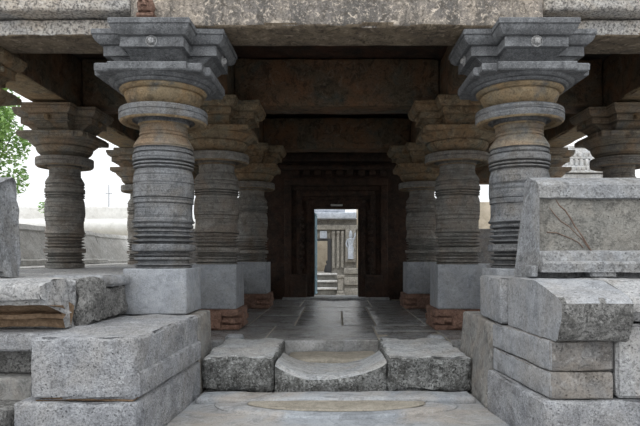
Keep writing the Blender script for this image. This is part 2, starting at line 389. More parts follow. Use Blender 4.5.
def dup(root, loc, label):
    r = root.copy(); COL.objects.link(r); r.location = loc; r['label'] = label
    for ch in [c for c in COL.objects if c.parent == root]:
        c = ch.copy(); COL.objects.link(c); c.parent = r
        for g in [d for d in COL.objects if d.parent == ch]:
            d = g.copy(); COL.objects.link(d); d.parent = c
    return r

INN = ('inner', 'inner', 'inner_cap', 'inner_cap', 'soap_base')
p1 = make_pillar('blue-grey ringed pillar left of the steps, carrying a cross-shaped capital', (-1.805, ROW1), 'front pillars', seed=1, bshift=.05)
make_pillar('blue-grey ringed pillar right of the steps, half hidden by the leaning seat slab', (1.90, ROW1), 'front pillars', seed=2, bshift=-.01)
p2 = make_pillar('brown ringed pillar on red plinth, second back on left side of aisle', (-1.835, ROW2), 'aisle pillars', w=1.1, zs=1.02, base='plinth', mats=INN, seed=4, zb=0, blk=.36)
dup(p2, (1.835, ROW2, 0), 'brown ringed pillar on red plinth, second back on right side of aisle')
dup(p2, (-1.81, ROW3, 0), 'ringed pillar nearest the dark doorway, left side of aisle')
dup(p2, (1.80, ROW3, 0), 'ringed pillar nearest the dark doorway, right side of aisle')
p3 = make_pillar('free-standing grey pillar on the left platform before the pale parapet', (-4.15, ROW2), 'platform pillars', w=.92, zs=.985, base='none', mats=('inner', 'inner', 'soap_warm', 'soap_warm', 'soap_base'), seed=8, zb=.90)
dup(p3, (4.30, ROW2, .90), 'pillar on the right platform, its dark capital above the leaning seat slab')
dup(p3, (-4.15, ROW3, .90), 'farther platform pillar on left, stepped profile jutting past the front pillar')
dup(p3, (4.30, ROW3, .90), 'farther platform pillar on right, behind the other right platform pillar')
p4 = make_pillar( 'front corner pillar cut by the left frame edge, only its bracket showing', (-4.22, ROWF), 'corner pillars', w=1.0, zs=1.0, base='none', mats=INN, seed=12, zb=.90)
dup(p4, (4.36, ROWF, .90), 'front corner pillar cut by the right frame edge, only its bracket showing')

# ------------------------------------------------------------------ beams, ceiling
def beam(dims, label, mats, seed, group=None, res=.16, amp=.012, under=None, r=.03):
    bm = RB(dims, r=r, res=res, amp=amp, chip=.025, seed=seed, freq=2)
    o = obj('stone_beam', bm, mats)
    if len(mats) > 1:
        for p in o.data.polygons:
            if abs(p.normal.z) > .6 and p.center.z < dims[4] + .06: p.material_index = 1
    return tag(o, label, 'beam', group)
beam((-2.02, 2.02, 5.64, 6.19, 3.312, 3.80), 'stained front beam with black drip marks across the porch entrance', [M['plaster'], M['beam_under']], 1, r=.04)
bm = RB((-1.98, 2.0, 5.55, 6.2, 3.81, 4.35), r=.03, res=.2, amp=.01, seed=5)
tag(obj('fascia_stone', bm, M['plaster']), 'stained fascia stone lying over the front beam at the entrance', 'fascia')
for s, x0, x1, w in ((-1, -6.2, -1.95, 'left'), (1, 1.95, 6.3, 'right')):
    xa, xb = (x0, -2.03) if s < 0 else (2.03, x1)
    beam((xa, xb, 5.86, 6.42, 3.31, 3.475), 'speckled granite beam with brown underside, ' + w + ' of the entrance', [M['fascia'], M['beam_under']], 11 + s)
    bm = RB((xa, xb, 5.70, 6.42, 3.497, 4.35), r=.03, res=.2, amp=.012, seed=21 + s)
    tag(obj('fascia_stone', bm, M['fascia']), 'thick speckled granite fascia course projecting over the ' + w + ' beam', 'fascia')
# cross beams of the two inner rows
for Y, lab in ((ROW2, 'second row of pillars'), (ROW3, 'third row of pillars')):
    for xa, xb, w in ((-1.56, 1.56, 'wide cross beam spanning the aisle over the '), (-3.87, -2.12, 'side cross beam left of the aisle over the '), (2.12, 4.03, 'side cross beam right of the aisle over the ')):
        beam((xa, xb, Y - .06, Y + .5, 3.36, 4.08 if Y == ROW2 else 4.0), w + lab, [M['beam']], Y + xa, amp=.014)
for x, nm in ((-1.83, 'inner beam left of the aisle, running back from the '), (1.83, 'inner beam right of the aisle, running back from the '), (-4.16, 'outer beam left, running back from the '), (4.32, 'outer beam right, running back from the ')):
    for ya, yb, lab in ((6.44, ROW2 + .0, 'front pillar'), (ROW2 + .02, ROW3, 'second pillar'), (ROW3 + .02, 14.4, 'third pillar')):
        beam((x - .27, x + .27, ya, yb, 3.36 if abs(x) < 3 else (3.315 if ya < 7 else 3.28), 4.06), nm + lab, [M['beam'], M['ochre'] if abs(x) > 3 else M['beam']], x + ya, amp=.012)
beam((-5.2, -2.22, 14.75, 15.2, 2.82, 4.07), 'deep dark beam closing the back of the hall left of the doorway', [M['beam']], 91)
beam((2.22, 5.3, 14.75, 15.2, 2.95, 4.07), 'deep dark beam closing the back of the hall right of the doorway', [M['beam']], 92)
for xa, xb, nm in ((-5.15, -2.3, 'wall_back_left'), (2.3, 5.2, 'wall_back_right')):
    struct(obj(nm, RB((xa, xb, 15.25, 15.55, -.3, 1.8), r=.03, res=.2, amp=.01, seed=xa), M['brownish']))
bm = RB((-5.15, 5.3, 6.46, 15.25, 4.10, 4.42), r=.03, res=.4, amp=.0, chip=0)
struct(obj('ceiling', bm, M['ceiling']))
bm = lathe(bmesh.new(), [(.02, 0), (.075, .015), (.085, .06), (.08, .10), (.06, .14), (.02, .16)], 20, .01)
rbox(bm, (-.085, .085, -.05, .06, -.045, .005), r=.015, res=.04, amp=.006)
for q in (-.03, .03): lathe(bm, [(.003, .09), (.018, .095), (.018, .115), (.003, .12)], 10, 0, center=(q, -.075))
lathe(bm, [(.003, .045), (.03, .05), (.03, .062), (.003, .068)], 10, 0, center=(0, -.075))
bm.transform(Matrix.Translation((-1.83, 5.56, 3.40)))
tag(obj('carved_head', bm, M['red'], smooth=50), 'small reddish carved stone head on the beam above the left pillar', 'carving')

# ------------------------------------------------------------------ floors and ground
GZ = -.30
bm = RB((-9, 9, -6, 16, GZ - .3, GZ), r=.01, res=.6, amp=.0, chip=0)
struct(obj('ground', bm, M['ground']))
bm = RB((-60, 60, 15.5, 90, -1.2, -.66), r=.01, res=6, amp=0, chip=0)
rbox(bm, (-60, -9, -10, 15.5, -1.2, -.4), r=.01, res=6, amp=0, chip=0); rbox(bm, (9, 60, -10, 15.5, -1.2, -.4), r=.01, res=6, amp=0, chip=0)
struct(obj('ground_courtyard', bm, M['earth']))
# porch floor: one floor laid in big slabs
bm = bmesh.new()
def slab(x0, x1, y0, y1, s, dz=0):
    g = .011
    rbox(bm, (x0 + g, x1 - g, y0 + g, y1 - g, -.25, dz), r=.010, res=.22, amp=.005, chip=.008, seed=s, freq=1.4)
lay = [(-2.2, -.95, 7.42, 9.0), (-.95, .55, 7.42, 9.0), (.55, 1.45, 7.42, 8.4), (1.45, 2.2, 7.42, 9.0), (.55, 1.45, 8.4, 9.0),
       (-.67, .09, 9.0, 11.5), (.09, .61, 9.0, 10.27), (.09, .61, 10.27, 11.5), (-1.4, -.67, 9.0, 10.6), (-1.4, -.67, 10.6, 12.4), (-2.2, -1.4, 9.0, 11.0), (-2.2, -1.4, 11.0, 12.4),
       (.61, 1.4, 9.0, 10.9), (.61, 1.4, 10.9, 12.4), (1.4, 2.2, 9.0, 10.4), (1.4, 2.2, 10.4, 12.4), (-.67, .61, 11.5, 12.4), (-2.2, -.8, 12.4, 13.5), (-.8, .75, 12.4, 14.25), (.75, 2.2, 12.4, 13.5), (-2.2, -.8, 13.5, 15.4), (.75, 2.2, 13.5, 15.4), (-.8, .75, 14.25, 15.6)]
for i, q in enumerate(lay): slab(*q, i, -.004 + .006 * math.sin(i * 2.3))
rbox(bm, (-2.25, 2.25, 7.45, 15.2, -.30, -.012), r=.01, res=.6, amp=0, chip=0, mi=1)  # pale bed puts the bright glint along the joints into its colour
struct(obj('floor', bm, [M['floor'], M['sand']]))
# side platforms
for s, nm in ((-1, 'floor_left'), (1, 'floor_right')):
    bm = bmesh.new()
    X = lambda a: a * s
    def pb(a0, a1, y0, y1, z0, z1, k):
        x0, x1 = sorted((X(a0), X(a1)))
        rbox(bm, (x0, x1, y0, y1, z0, z1), r=.02, res=.2, amp=.006, seed=k, chip=.015, freq=1.6)
    if s < 0:
        pb(2.18, 5.9, 4.82, 6.5, GZ, .888, 1)
    else:
        pb(2.3, 5.9, 4.72, 6.5, GZ, .888, 1)
    pb(2.28, 5.9, 6.5, 10.4, GZ, .89, 2); pb(2.28, 5.9, 10.4, 15.2, GZ, .886, 3)
    struct(obj(nm, bm, M['granite_pale'] if s < 0 else M['granite']))

# ------------------------------------------------------------------ steps
def step_end(x0, x1, lab, seed):
    bm = RB((x0, x1, 5.76, 7.05, GZ + .03, .075), r=.03, res=.045, amp=.026, freq=4, chip=.045, seed=seed, mi=0, top_mi=1)
    return tag(obj('step_stone', bm, [M['step'], M['step_top']], smooth=60), lab, 'step')
step_end(-1.345, -.632, 'raised rough end of the entrance step beside the left parapet block', 3)
step_end(.50, 1.335, 'raised rough end of the entrance step beside the right parapet wall', 6)
bm = bmesh.new()
nx, ny = 26, 14; X0, X1, Y0, Y1 = -.615, .495, 5.74, 6.75
grid = []
for i in range(nx + 1):
    col = []
    for j in range(ny + 1):
        x = X0 + (X1 - X0) * i / nx; y = Y0 + (Y1 - Y0) * j / ny
        u = (i / nx) * 2 - 1
        z = -.115 + .15 * abs(u) ** 2.6 - .06 * (j / ny) + .015 * math.sin(3 * x + 1)
        yy = y + .03 * math.sin(x * 4) * (1 - j / ny) - .03 * (1 - abs(u)) * (1 - j / ny)
        v = Vector((x, yy, z)) + nv((x, y, z), 3.5, .012, 9)
        if j == 0: v.z -= .03; v.y -= .0
        if j == 1: v.y = yy - .0
        col.append(bm.verts.new(v))
    grid.append(col)
for i in range(nx):
    for j in range(ny):
        f = bm.faces.new((grid[i][j], grid[i + 1][j], grid[i + 1][j + 1], grid[i][j + 1])); f.material_index = 1
low = [[bm.verts.new(Vector((grid[i][0].co.x, grid[i][0].co.y - .015 * (k == 1), grid[i][0].co.z + (GZ + .02 - grid[i][0].co.z) * (k / 3))) + nv(grid[i][0].co * 1.5 + Vector((0, 0, k)), 5, .015, 4)) for k in (1, 2, 3)] for i in range(nx + 1)]
for i in range(nx):
    ch0 = [grid[i][0]] + low[i]; ch1 = [grid[i + 1][0]] + low[i + 1]
    for k in range(3): bm.faces.new((ch0[k], ch0[k + 1], ch1[k + 1], ch1[k]))
bot = [(bm.verts.new((grid[i][ny].co.x, Y1, GZ + .02))) for i in range(nx + 1)]
for i in range(nx):
    bm.faces.new((grid[i][ny], grid[i + 1][ny], bot[i + 1], bot[i])); bm.faces.new((low[i][2], bot[i], bot[i + 1], low[i + 1][2]))
bm.faces.new([grid[0][j] for j in range(ny + 1)] + [bot[0]] + [low[0][2], low[0][1], low[0][0]])
bm.faces.new([grid[nx][j] for j in range(ny + 1)] + [bot[nx]] + [low[nx][2], low[nx][1], low[nx][0]])
tag(obj('step_stone', bm, [M['step'], M['step_top']], smooth=60), 'middle step stone worn into a hollow by feet, between raised ends', 'step')
# dirt behind the worn step
bm = RB((-.60, .48, 6.78, 7.40, GZ, -.13), r=.03, res=.12, amp=.015, seed=3)
tag(obj('dirt', bm, M['sand']), 'packed brown dirt filling the gap behind the worn step', 'dirt', kind='stuff')
# low slab below the step and worn half-moon slab
bm = RB((-1.33, 1.30, 5.40, 5.69, GZ - .02, GZ + .055), r=.03, res=.1, amp=.016, chip=.02, seed=12, freq=2)
tag(obj('footing_slab', bm, M['ground']), 'low bluish slab running along the foot of the step', 'slab')
def halfmoon(name, cx, cy, rx, ry, z0, z1, mat, label, cat, kind='thing', seed=0, dome=0):
    bm = bmesh.new(); n = 40; rows = []
    for k, (f, z) in enumerate(((1.0, z0), (1.0, z1 - .015), (.975, z1), (.7, z1 + dome * .5), (.35, z1 + dome), (.08, z1 + dome))):
        row = []
        for i in range(n + 1):
            a = PI + PI * i / n
            wob = 1 + .05 * noise.noise(Vector((math.cos(a) * 2 + seed, math.sin(a) * 2, 0)))
            row.append(bm.verts.new((cx + rx * f * wob * math.cos(a), cy + ry * f * wob * math.sin(a), z + .006 * noise.noise(Vector((a * 3, f * 4, seed))))))
        rows.append(row)
    for k in range(len(rows) - 1):
        for i in range(n): bm.faces.new((rows[k][i], rows[k][i + 1], rows[k + 1][i + 1], rows[k + 1][i]))
    bm.faces.new(rows[-1]); bm.faces.new([r[0] for r in rows] + [r[-1] for r in reversed(rows)])
    return tag(obj(name, bm, mat, smooth=50), label, cat, kind=kind)
halfmoon('entrance_slab', -.02, 5.38, 1.12, .46, GZ - .02, GZ + .022, M['ground'], 'thin half-moon slab with curved edge before the step', 'slab', seed=2)
halfmoon('sand', .0, 5.36, .82, .31, GZ + .030, GZ + .040, M['sand'], 'tan sandy dirt lying on the half-moon slab', 'sand', kind='stuff', seed=5, dome=.004)
for x, y, w, lab in ((-1.28, 7.24, .11, 'small loose stone between step end and left red plinth'), (1.24, 7.24, .11, 'small pale loose stone between step end and right parapet wall')):
    bm = RB((x - w, x + w, y - .11, y + .11, -.3, .10), r=.05, res=.06, amp=.02, seed=x)
    tag(obj('loose_stone', bm, M['granite_side'], smooth=60), lab, 'stone')

# ------------------------------------------------------------------ left parapet stones
C = lambda x0b, x1b, yf, yb, z0, z1, x0f=None, x1f=None: [(x0f if x0f is not None else x0b, yf, z0), (x1f if x1f is not None else x1b, yf, z0), (x0b, yb, z0), (x1b, yb, z0), (x0f if x0f is not None else x0b, yf, z1), (x1f if x1f is not None else x1b, yf, z1), (x0b, yb, z1), (x1b, yb, z1)]
bm = RB(None, corners=C(-2.16, -1.365, 4.10, 5.72, .065, .5, -2.17, -1.425), r=.022, res=.05, amp=.012, chip=.045, seed=31, freq=4)
t = tag(obj('stone_block', bm, M['granite'], smooth=50), 'big pale grey granite block left of the steps, its flat top below the left pillar', 'stone block')
bm = RB(None, corners=C(-1.45, -1.335, 4.12, 5.71, .07, .25, -1.50, -1.400), r=.016, res=.07, amp=.008, chip=.02, seed=33)
obj('ledge', bm, M['granite'], t, smooth=50)
bm = RB(None, corners=C(-2.3, -1.35, 4.08, 5.74, GZ - .02, .045, -2.28, -1.415), r=.022, res=.07, amp=.012, chip=.03, seed=35)
t = tag(obj('stone_block', bm, M['granite'], smooth=50), 'rusty-edged granite footing stone under the big left block', 'stone block')
bm = RB(None, corners=C(-2.15, -1.385, 4.125, 5.70, .044, .068, -2.15, -1.44), r=.01, res=.06, amp=.008, seed=38)
obj('rusty_bedding', bm, M['rust_joint'], t)['label'] = 'rust-brown bedding joint'
bm = RB((-2.62, -2.32, 3.95, 4.46, GZ - .02, -.02), r=.05, res=.08, amp=.02, seed=36)
tag(obj('stone_block', bm, M['granite_rough'], smooth=50), 'low rough stone on the ground in the bottom left corner', 'stone block')
# broken end of the platform
for ya, yb, zb, sd, lab in ((4.82, 5.16, .885, 41, 'crumbling broken platform end stone next to the left cornice'), (5.17, 5.71, .79, 42, 'crumbling dark stone of the platform end beside the left pillar base')):
    bm = RB(None, corners=C(-2.185, -2.05, ya, yb, .505, zb, -2.185, -2.10 if sd == 41 else -2.06), r=.04, res=.035, amp=.035, chip=.04, seed=sd, freq=5)
    tag(obj('broken_stone', bm, M['granite_rough'], smooth=60), lab, 'stone')
bm = RB(None, corners=C(-2.6, -2.03, 5.14, 5.71, .80, .905, -2.6, -2.08), r=.025, res=.05, amp=.016, chip=.03, seed=43, freq=4)
tag(obj('broken_stone', bm, M['granite_side'], smooth=60), 'flat stone lying on top of the crumbling platform end', 'stone')
# left cornice moulding
prof = [(4.80, .90), (4.62, .90), (4.46, .872), (4.40, .845), (4.385, .80), (4.40, .745), (4.45, .735), (4.455, .705), (4.60, .69), (4.72, .62), (4.66, .61), (4.655, .575), (4.73, .565), (4.73, .50), (4.80, .50)]
bm = prism(bmesh.new(), prof, -3.9, -2.20, 'x', .05, .012, 5, 5, shift=lambda y, z, t: (-.05 + .05 * noise.noise(Vector((y * 7, z * 9, 1))) + (.06 if z < .7 else 0)) if t > .99 else 0)
cn = obj('cornice_stone', bm, [M['granite_pale'], M['rust_joint']], smooth=40)
for p in cn.data.polygons:
    if p.center.z < .70 and abs(p.normal.x) < .7: p.material_index = 1
tag(cn, 'pitted grey cornice stone with dark moulded underside at left edge', 'cornice stone')
for za, zb, yf, lab, mt in ((.335, .485, 4.48, 'pale course stone under the left cornice', 'granite'), (.13, .335, 4.68, 'recessed dark course stone low on the left wall', 'granite_rough'), (-.30, .13, 4.5, 'projecting lower course stone beside the big left block', 'mortar')):
    bm = RB((-3.9, -2.19 if za > .1 else -2.32, yf, 4.80, za + .004, zb - .004), r=.02, res=.09, amp=.008, seed=za * 10, chip=.02)
    tag(obj('course_stone', bm, M[mt], smooth=50), lab, 'stone block')
# left seat-back slab: only its broken end shows
def seatback(x0, x1, yb0, seed, name, label, sgn, tooth):
    prof = [(yb0 + .14, .903), (yb0 + .14, .945), (yb0 - .03, .948), (yb0 - .03, 1.02), (yb0 - .015, 1.035), (yb0 + .035, 1.042), (yb0 + .04, 1.105), (yb0 + .05, 1.12), (yb0 + .09, 1.127), (yb0 + .195, 1.565), (yb0 + .165, 1.575), (yb0 + .185, 1.685), (yb0 + .215, 1.71),
            (yb0 + .41, 1.775), (yb0 + .46, 1.74), (yb0 + .47, 1.3), (yb0 + .45, .903)]
    return prof
prof = seatback(0, 0, 4.74, 0, '', '', 0, 0)
bm = prism(bmesh.new(), prof, -4.1, -2.82, 'x', .06, .016, 4, 7, shift=lambda y, z, t: (.06 * noise.noise(Vector((y * 6, z * 6, 2))) - .10 * (z - .9)) if t > .99 else 0)
o = tag(obj('seat_back_slab', bm, M['seat_edge'], smooth=40), 'pale leaning seat-back slab whose broken end shows at the left edge', 'seat slab')
# ------------------------------------------------------------------ right parapet stones
bm = prism(bmesh.new(), prof, 1.655, 3.6, 'x', .05, .006, 4, 17, shift=lambda y, z, t: ((y - 4.74) * -.15 + .12 * (z - .9) + .012 * noise.noise(Vector((y * 9, z * 9, 2)))) if t < .01 else 0)
seat = obj('seat_back_slab', bm, [M['seat'], M['seat_edge']], smooth=32)
tag(seat, 'big leaning seat-back slab with rust-brown cracks, on the right parapet', 'seat slab')
for p in seat.data.polygons:
    if (abs(p.normal.x) > .55 and p.center.x < 1.9) or (abs(p.normal.z) > .6 and p.center.z > 1.4) or p.center.z > 1.575 or p.center.z < 1.124: p.material_index = 1
# feet under the slab leave dark slots
for xa, xb in ((1.59, 1.64), (2.07, 2.28), (2.72, 2.95)):
    bm = RB((xa, xb, 4.725, 4.90, .905, 1.0), r=.01, res=.06, amp=.004)
    obj('tenon', bm, M['seat_edge'], seat)
def on_slab(x, z):      # a point on the slab's leaning panel
    t = (z - 1.125) / .44
    return (x, 4.74 + .085 + .11 * t, z)
for k, pts in enumerate(([(1.86, 1.56), (1.885, 1.51), (1.93, 1.47), (1.97, 1.40), (2.0, 1.33), (2.05, 1.25), (2.09, 1.17), (2.12, 1.11)],
                         [(1.80, 1.49), (1.84, 1.43), (1.89, 1.37), (1.95, 1.33), (2.0, 1.27), (2.05, 1.22), (2.1, 1.14)],
                         [(1.76, 1.28), (1.84, 1.275), (1.9, 1.25), (1.97, 1.22), (2.02, 1.19), (2.05, 1.15)])):
    bm = tube(bmesh.new(), [on_slab(x, z) for x, z in pts], [.006 if k == 0 else .004] * len(pts), 6)
    obj('root_crack', bm, M['root'], seat)['label'] = 'rust-brown root crack'
# cornice stone on the corner
prof2 = [(4.98, .897), (4.42, .897), (4.30, .872), (4.10, .825), (4.0, .79), (3.955, .755), (3.96, .62), (4.01, .50), (4.05, .485), (4.98, .485)]
def sh2(y, z, t):
    if t < .01: return (y - 4.05) * -.055 + .01 * noise.noise(Vector((y * 9, z * 9, 2)))
    return 0
bm = prism(bmesh.new(), prof2, 1.52, 2.02, 'x', .045, .008, 6, 27, shift=sh2)
o = obj('cornice_stone', bm, [M['granite_rough'], M['granite_side']], smooth=45)
tag(o, 'pitted overhanging cornice stone on the right corner under the leaning slab', 'cornice stone')
for p in o.data.polygons:
    if (abs(p.normal.x) > .6 and p.center.x < 1.65) or (abs(p.normal.z) > .75 and p.center.z > .7): p.material_index = 1
prof3 = [(4.98, .897), (4.42, .897), (4.30, .872), (4.13, .825), (4.03, .79), (4.0, .745), (4.0, .69), (4.06, .68), (4.10, .62), (4.98, .62)]
bm = prism(bmesh.new(), prof3, 2.03, 3.4, 'x', .06, .008, 6, 29)
tag(obj('cornice_stone', bm, M['granite_pale'], smooth=45), 'cornice stone continuing past the pitted corner one at right edge', 'cornice stone')
bm = RB((1.405, 1.97, 4.995, 5.70, .50, .892), r=.012, res=.08, amp=.006, chip=.015, seed=50)
tag(obj('stone_block', bm, M['granite_side'], smooth=50), 'smooth grey block between right pillar base and corner cornice', 'stone block')
for za, zb, mt, lab, s in ((.265, .478, 'brownish', 'upper corner block right of the steps, brown front face', 51), (.065, .258, 'brownish', 'lower corner block right of the steps, under the brown-faced one', 52)):
    bm = RB(None, corners=C(1.40, 1.955, 4.10, 5.22, za, zb, 1.505, 1.955), r=.012, res=.07, amp=.006, chip=.02, seed=s)
    o = obj('stone_block', bm, [M[mt], M['granite_side']], smooth=50)
    for p in o.data.polygons:
        if abs(p.normal.x) > .6 and p.center.x < 1.65: p.material_index = 1
    tag(o, lab, 'stone block')
bm = RB((1.975, 3.2, 4.09, 4.9, .075, .60), r=.02, res=.08, amp=.010, chip=.02, seed=53)
tag(obj('stone_block', bm, M['granite_pale'], smooth=50), 'tall pitted block at the right edge beside the corner blocks', 'stone block')
bm = RB(None, corners=C(1.355, 3.2, 4.07, 5.22, GZ - .02, .058, 1.46, 3.2), r=.02, res=.09, amp=.010, chip=.03, seed=54)
tag(obj('stone_block', bm, M['granite'], smooth=50), 'long granite footing stone along the bottom right', 'stone block')
bm = RB(None, corners=[(1.345, 5.235, GZ), (2.25, 5.235, GZ), (1.33, 6.4, GZ), (2.25, 6.4, GZ), (1.405, 5.235, .48), (2.25, 5.235, .48), (1.395, 6.4, .48), (2.25, 6.4, .48)], r=.02, res=.09, amp=.012, chip=.01, seed=55)
struct(obj('wall_right', bm, M['mortar']))
bm = RB(None, corners=[(-2.17, 5.75, GZ), (-1.36, 5.75, GZ), (-2.17, 6.4, GZ), (-1.36, 6.4, GZ), (-2.17, 5.75, .48), (-1.38, 5.75, .48), (-2.17, 6.4, .49), (-1.40, 6.4, .49)], r=.02, res=.12, amp=.008, seed=56)
struct(obj('wall_left', bm, M['mortar']))

# ------------------------------------------------------------------ back wall with the doorway
DX0, DX1, DZ0, DZ1 = -.575, .53, .055, 2.28
WY = 14.6
bm = bmesh.new()
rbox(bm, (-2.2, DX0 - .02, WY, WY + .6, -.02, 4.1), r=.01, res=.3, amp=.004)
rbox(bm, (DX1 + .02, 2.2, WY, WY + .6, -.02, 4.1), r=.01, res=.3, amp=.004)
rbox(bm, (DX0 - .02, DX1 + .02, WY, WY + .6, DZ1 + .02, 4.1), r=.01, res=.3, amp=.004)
struct(obj('wall_back', bm, M['dark_brown']))
bm = bmesh.new()
# nested carved jamb bands
bands = [(.0, .09, .02), (.09, .20, -.05), (.20, .30, -.01), (.30, .44, -.10), (.44, .56, -.05), (.56, .74, -.16)]
for i, (a, b, dy) in enumerate(bands):
    y0 = WY + dy
    rbox(bm, (DX0 - b, DX0 - a, y0, WY + .2, 0, DZ1 + a), r=.015, res=.12, amp=.006, seed=i)
    rbox(bm, (DX1 + a, DX1 + b, y0, WY + .2, 0, DZ1 + a), r=.015, res=.12, amp=.006, seed=i + 9)
    rbox(bm, (DX0 - b, DX1 + b, y0, WY + .2, DZ1 + a, DZ1 + b), r=.015, res=.12, amp=.006, seed=i + 19)
for sx in (-1, 1):                      # carved figures at the foot of the jambs
    xc = (DX0 + DX1) / 2 + sx * .95
    rbox(bm, (xc - .22, xc + .22, WY - .20, WY, 0, .62), r=.04, res=.06, amp=.02, seed=sx + 60)
    for k in range(9):
        lathe(bm, [(.02, .75 + k * .17), (.055, .78 + k * .17), (.06, .84 + k * .17), (.02, .88 + k * .17)], 12, 0, center=(xc - sx * .10, WY - .12))
# lintel pendants and stepped cornice over the doorway
for k in range(9):
    xx = -1.1 + k * .27
    rbox(bm, (xx, xx + .17, WY - .22, WY, 3.08, 3.22), r=.02, res=.06, amp=.008, seed=k + 70)
rbox(bm, (-1.5, 1.45, WY - .28, WY, 3.22, 3.34), r=.03, res=.12, amp=.008, seed=81)
rbox(bm, (-1.55, 1.5, WY - .36, WY, 3.42, 3.62), r=.03, res=.12, amp=.008, seed=82)
struct(obj('door_1', bm, M['dark_brown'], smooth=40))
bm = RB((-1.35, 1.3, WY - .28, WY + .66, -.02, .055), r=.015, res=.1, amp=.006, seed=83)
struct(obj('trim_1', bm, M['step_top']))  # pale colour stands in for courtyard light spilling over the sill
halfmoon('threshold_stone', -.02, WY - .26, .36, .22, -.02, .045, M['step_top'], 'half-round carved stone before the dark doorway sill', 'threshold stone', seed=4)  # same pale colour, holding the light from the doorway
bm = RB((-.16, .14, WY - .06, WY + .02, DZ1 + .055, DZ1 + .10), r=.015, res=.04, amp=.004)
bm2 = bm
tag(obj('lintel_carving', bm2, M['white_wall']), 'small whitish carved motif on the lintel above the doorway', 'carving')
# blue gate leaf standing open in the doorway
g = empty('gate_leaf', (DX0 - .01, WY + .63, 0), 'blue painted metal gate leaf folded open at the doorway', 'gate')
g.rotation_euler = (0, 0, -.05)
bm = bmesh.new()
for y in (0, .5): rbox(bm, (-.02, .02, y, y + .04, .06, 2.22), r=.006, res=.4, amp=0, chip=0)
obj('gate_frame', bm, M['gate'], g)
for k in range(7):
    z = .08 + k * .345
    obj('gate_bar', RB((-.012, .03, .02, .52, z, z + .03), r=.005, res=.3, amp=0, chip=0), M['gate'], g)
obj('gate_sheet', RB((-.006, .004, .03, .51, .08, 2.2), r=.002, res=.4, amp=0, chip=0), M['gate'], g)

# ------------------------------------------------------------------ courtyard shrine through the door
SY = 26.0
def sx(u): return (u - 337) * SY / 580
def szz(v): return 1.08 + (256 - v) * SY / 580
g = empty('shrine', (0, SY, -.66), 'weathered stone shrine seen through the doorway, dark entrance above steps', 'shrine')
g_loc = Vector(g.location)
def part(name, bm, mat, parent=g, smooth=35):
    bm.transform(Matrix.Translation(-g_loc)); return obj(name, bm, mat, parent, smooth=smooth)
bm = bmesh.new()
dl, dr, dt, db = sx(316.5), sx(331), szz(239), szz(272.5)
rbox(bm, (-6, dl - .25, SY, SY + .5, -.66, szz(219)), r=.03, res=.4, amp=.01)
rbox(bm, (dr, 6, SY, SY + .5, -.66, szz(219)), r=.03, res=.2, amp=.01)
rbox(bm, (dl - .25, dr, SY, SY + .5, dt, szz(219)), r=.03, res=.2, amp=.01)
rbox(bm, (dl - .25, dr, SY - .1, SY + 2.2, -.66, db), r=.02, res=.3, amp=.005)
part('wall', bm, M['shrine'])
bm = bmesh.new()
for a in (332.3, 336.8, 341.2): 
    rbox(bm, (sx(a), sx(a + 2.4), SY - .14, SY + .02, szz(268), szz(233)), r=.02, res=.1, amp=.006)
    rbox(bm, (sx(a - .3), sx(a + 2.9), SY - .17, SY + .02, szz(234), szz(231)), r=.02, res=.1, amp=.004)
part('pilasters', bm, M['shrine'])
bm = RB((sx(300), sx(356), SY - .5, SY + .3, szz(219.5), szz(213)), r=.05, res=.12, amp=.012)
rbox(bm, (sx(300), sx(345), SY - .25, SY + .3, szz(213), szz(209)), r=.05, res=.12, amp=.012)
part('eave', bm, M['shrine_blue'])
bm = RB((sx(300), sx(364), SY - .22, SY + .1, szz(230), szz(225)), r=.03, res=.12, amp=.01); part('frieze', bm, M['shrine'])
bm = RB((sx(320), sx(327), SY - .12, SY + .02, szz(238.5), szz(231)), r=.01, res=.1, amp=.004); part('plaque', bm, M['shrine_blue'])
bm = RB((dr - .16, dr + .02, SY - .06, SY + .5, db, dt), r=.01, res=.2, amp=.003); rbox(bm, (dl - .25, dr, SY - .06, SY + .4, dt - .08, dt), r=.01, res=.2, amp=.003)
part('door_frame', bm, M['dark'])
bm = RB((dl - 1.5, dr + 1.0, SY + 2.2, SY + 2.4, db - .1, dt + .4), r=.01, res=.3, amp=.003); part('inner_wall', bm, M['beige'])
for k in range(3):
    zt = db - .02 - k * .30; 
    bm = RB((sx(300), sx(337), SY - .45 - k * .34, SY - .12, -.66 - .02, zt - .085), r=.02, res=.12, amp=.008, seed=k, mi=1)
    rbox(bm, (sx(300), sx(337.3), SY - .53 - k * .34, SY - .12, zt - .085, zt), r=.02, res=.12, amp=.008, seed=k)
    part('step', bm, [M['tower'], M['shrine_shade']])  # shaded risers and lit treads are put into the two stone colours
bm = bmesh.new()
for (va, vb, d) in ((268, 274, .30), (274, 277, .22), (277, 285, .34), (285, 288, .25), (288, 300, .42)):
    rbox(bm, (sx(344), sx(372), SY - d, SY, szz(vb), szz(va)), r=.03, res=.12, amp=.008, seed=va)
part('base_moulding', bm, M['shrine'])
bm = RB((sx(356.5), sx(372), SY - .1, SY + .3, szz(268), szz(208)), r=.03, res=.15, amp=.01); part('corner_pier', bm, M['beige'])
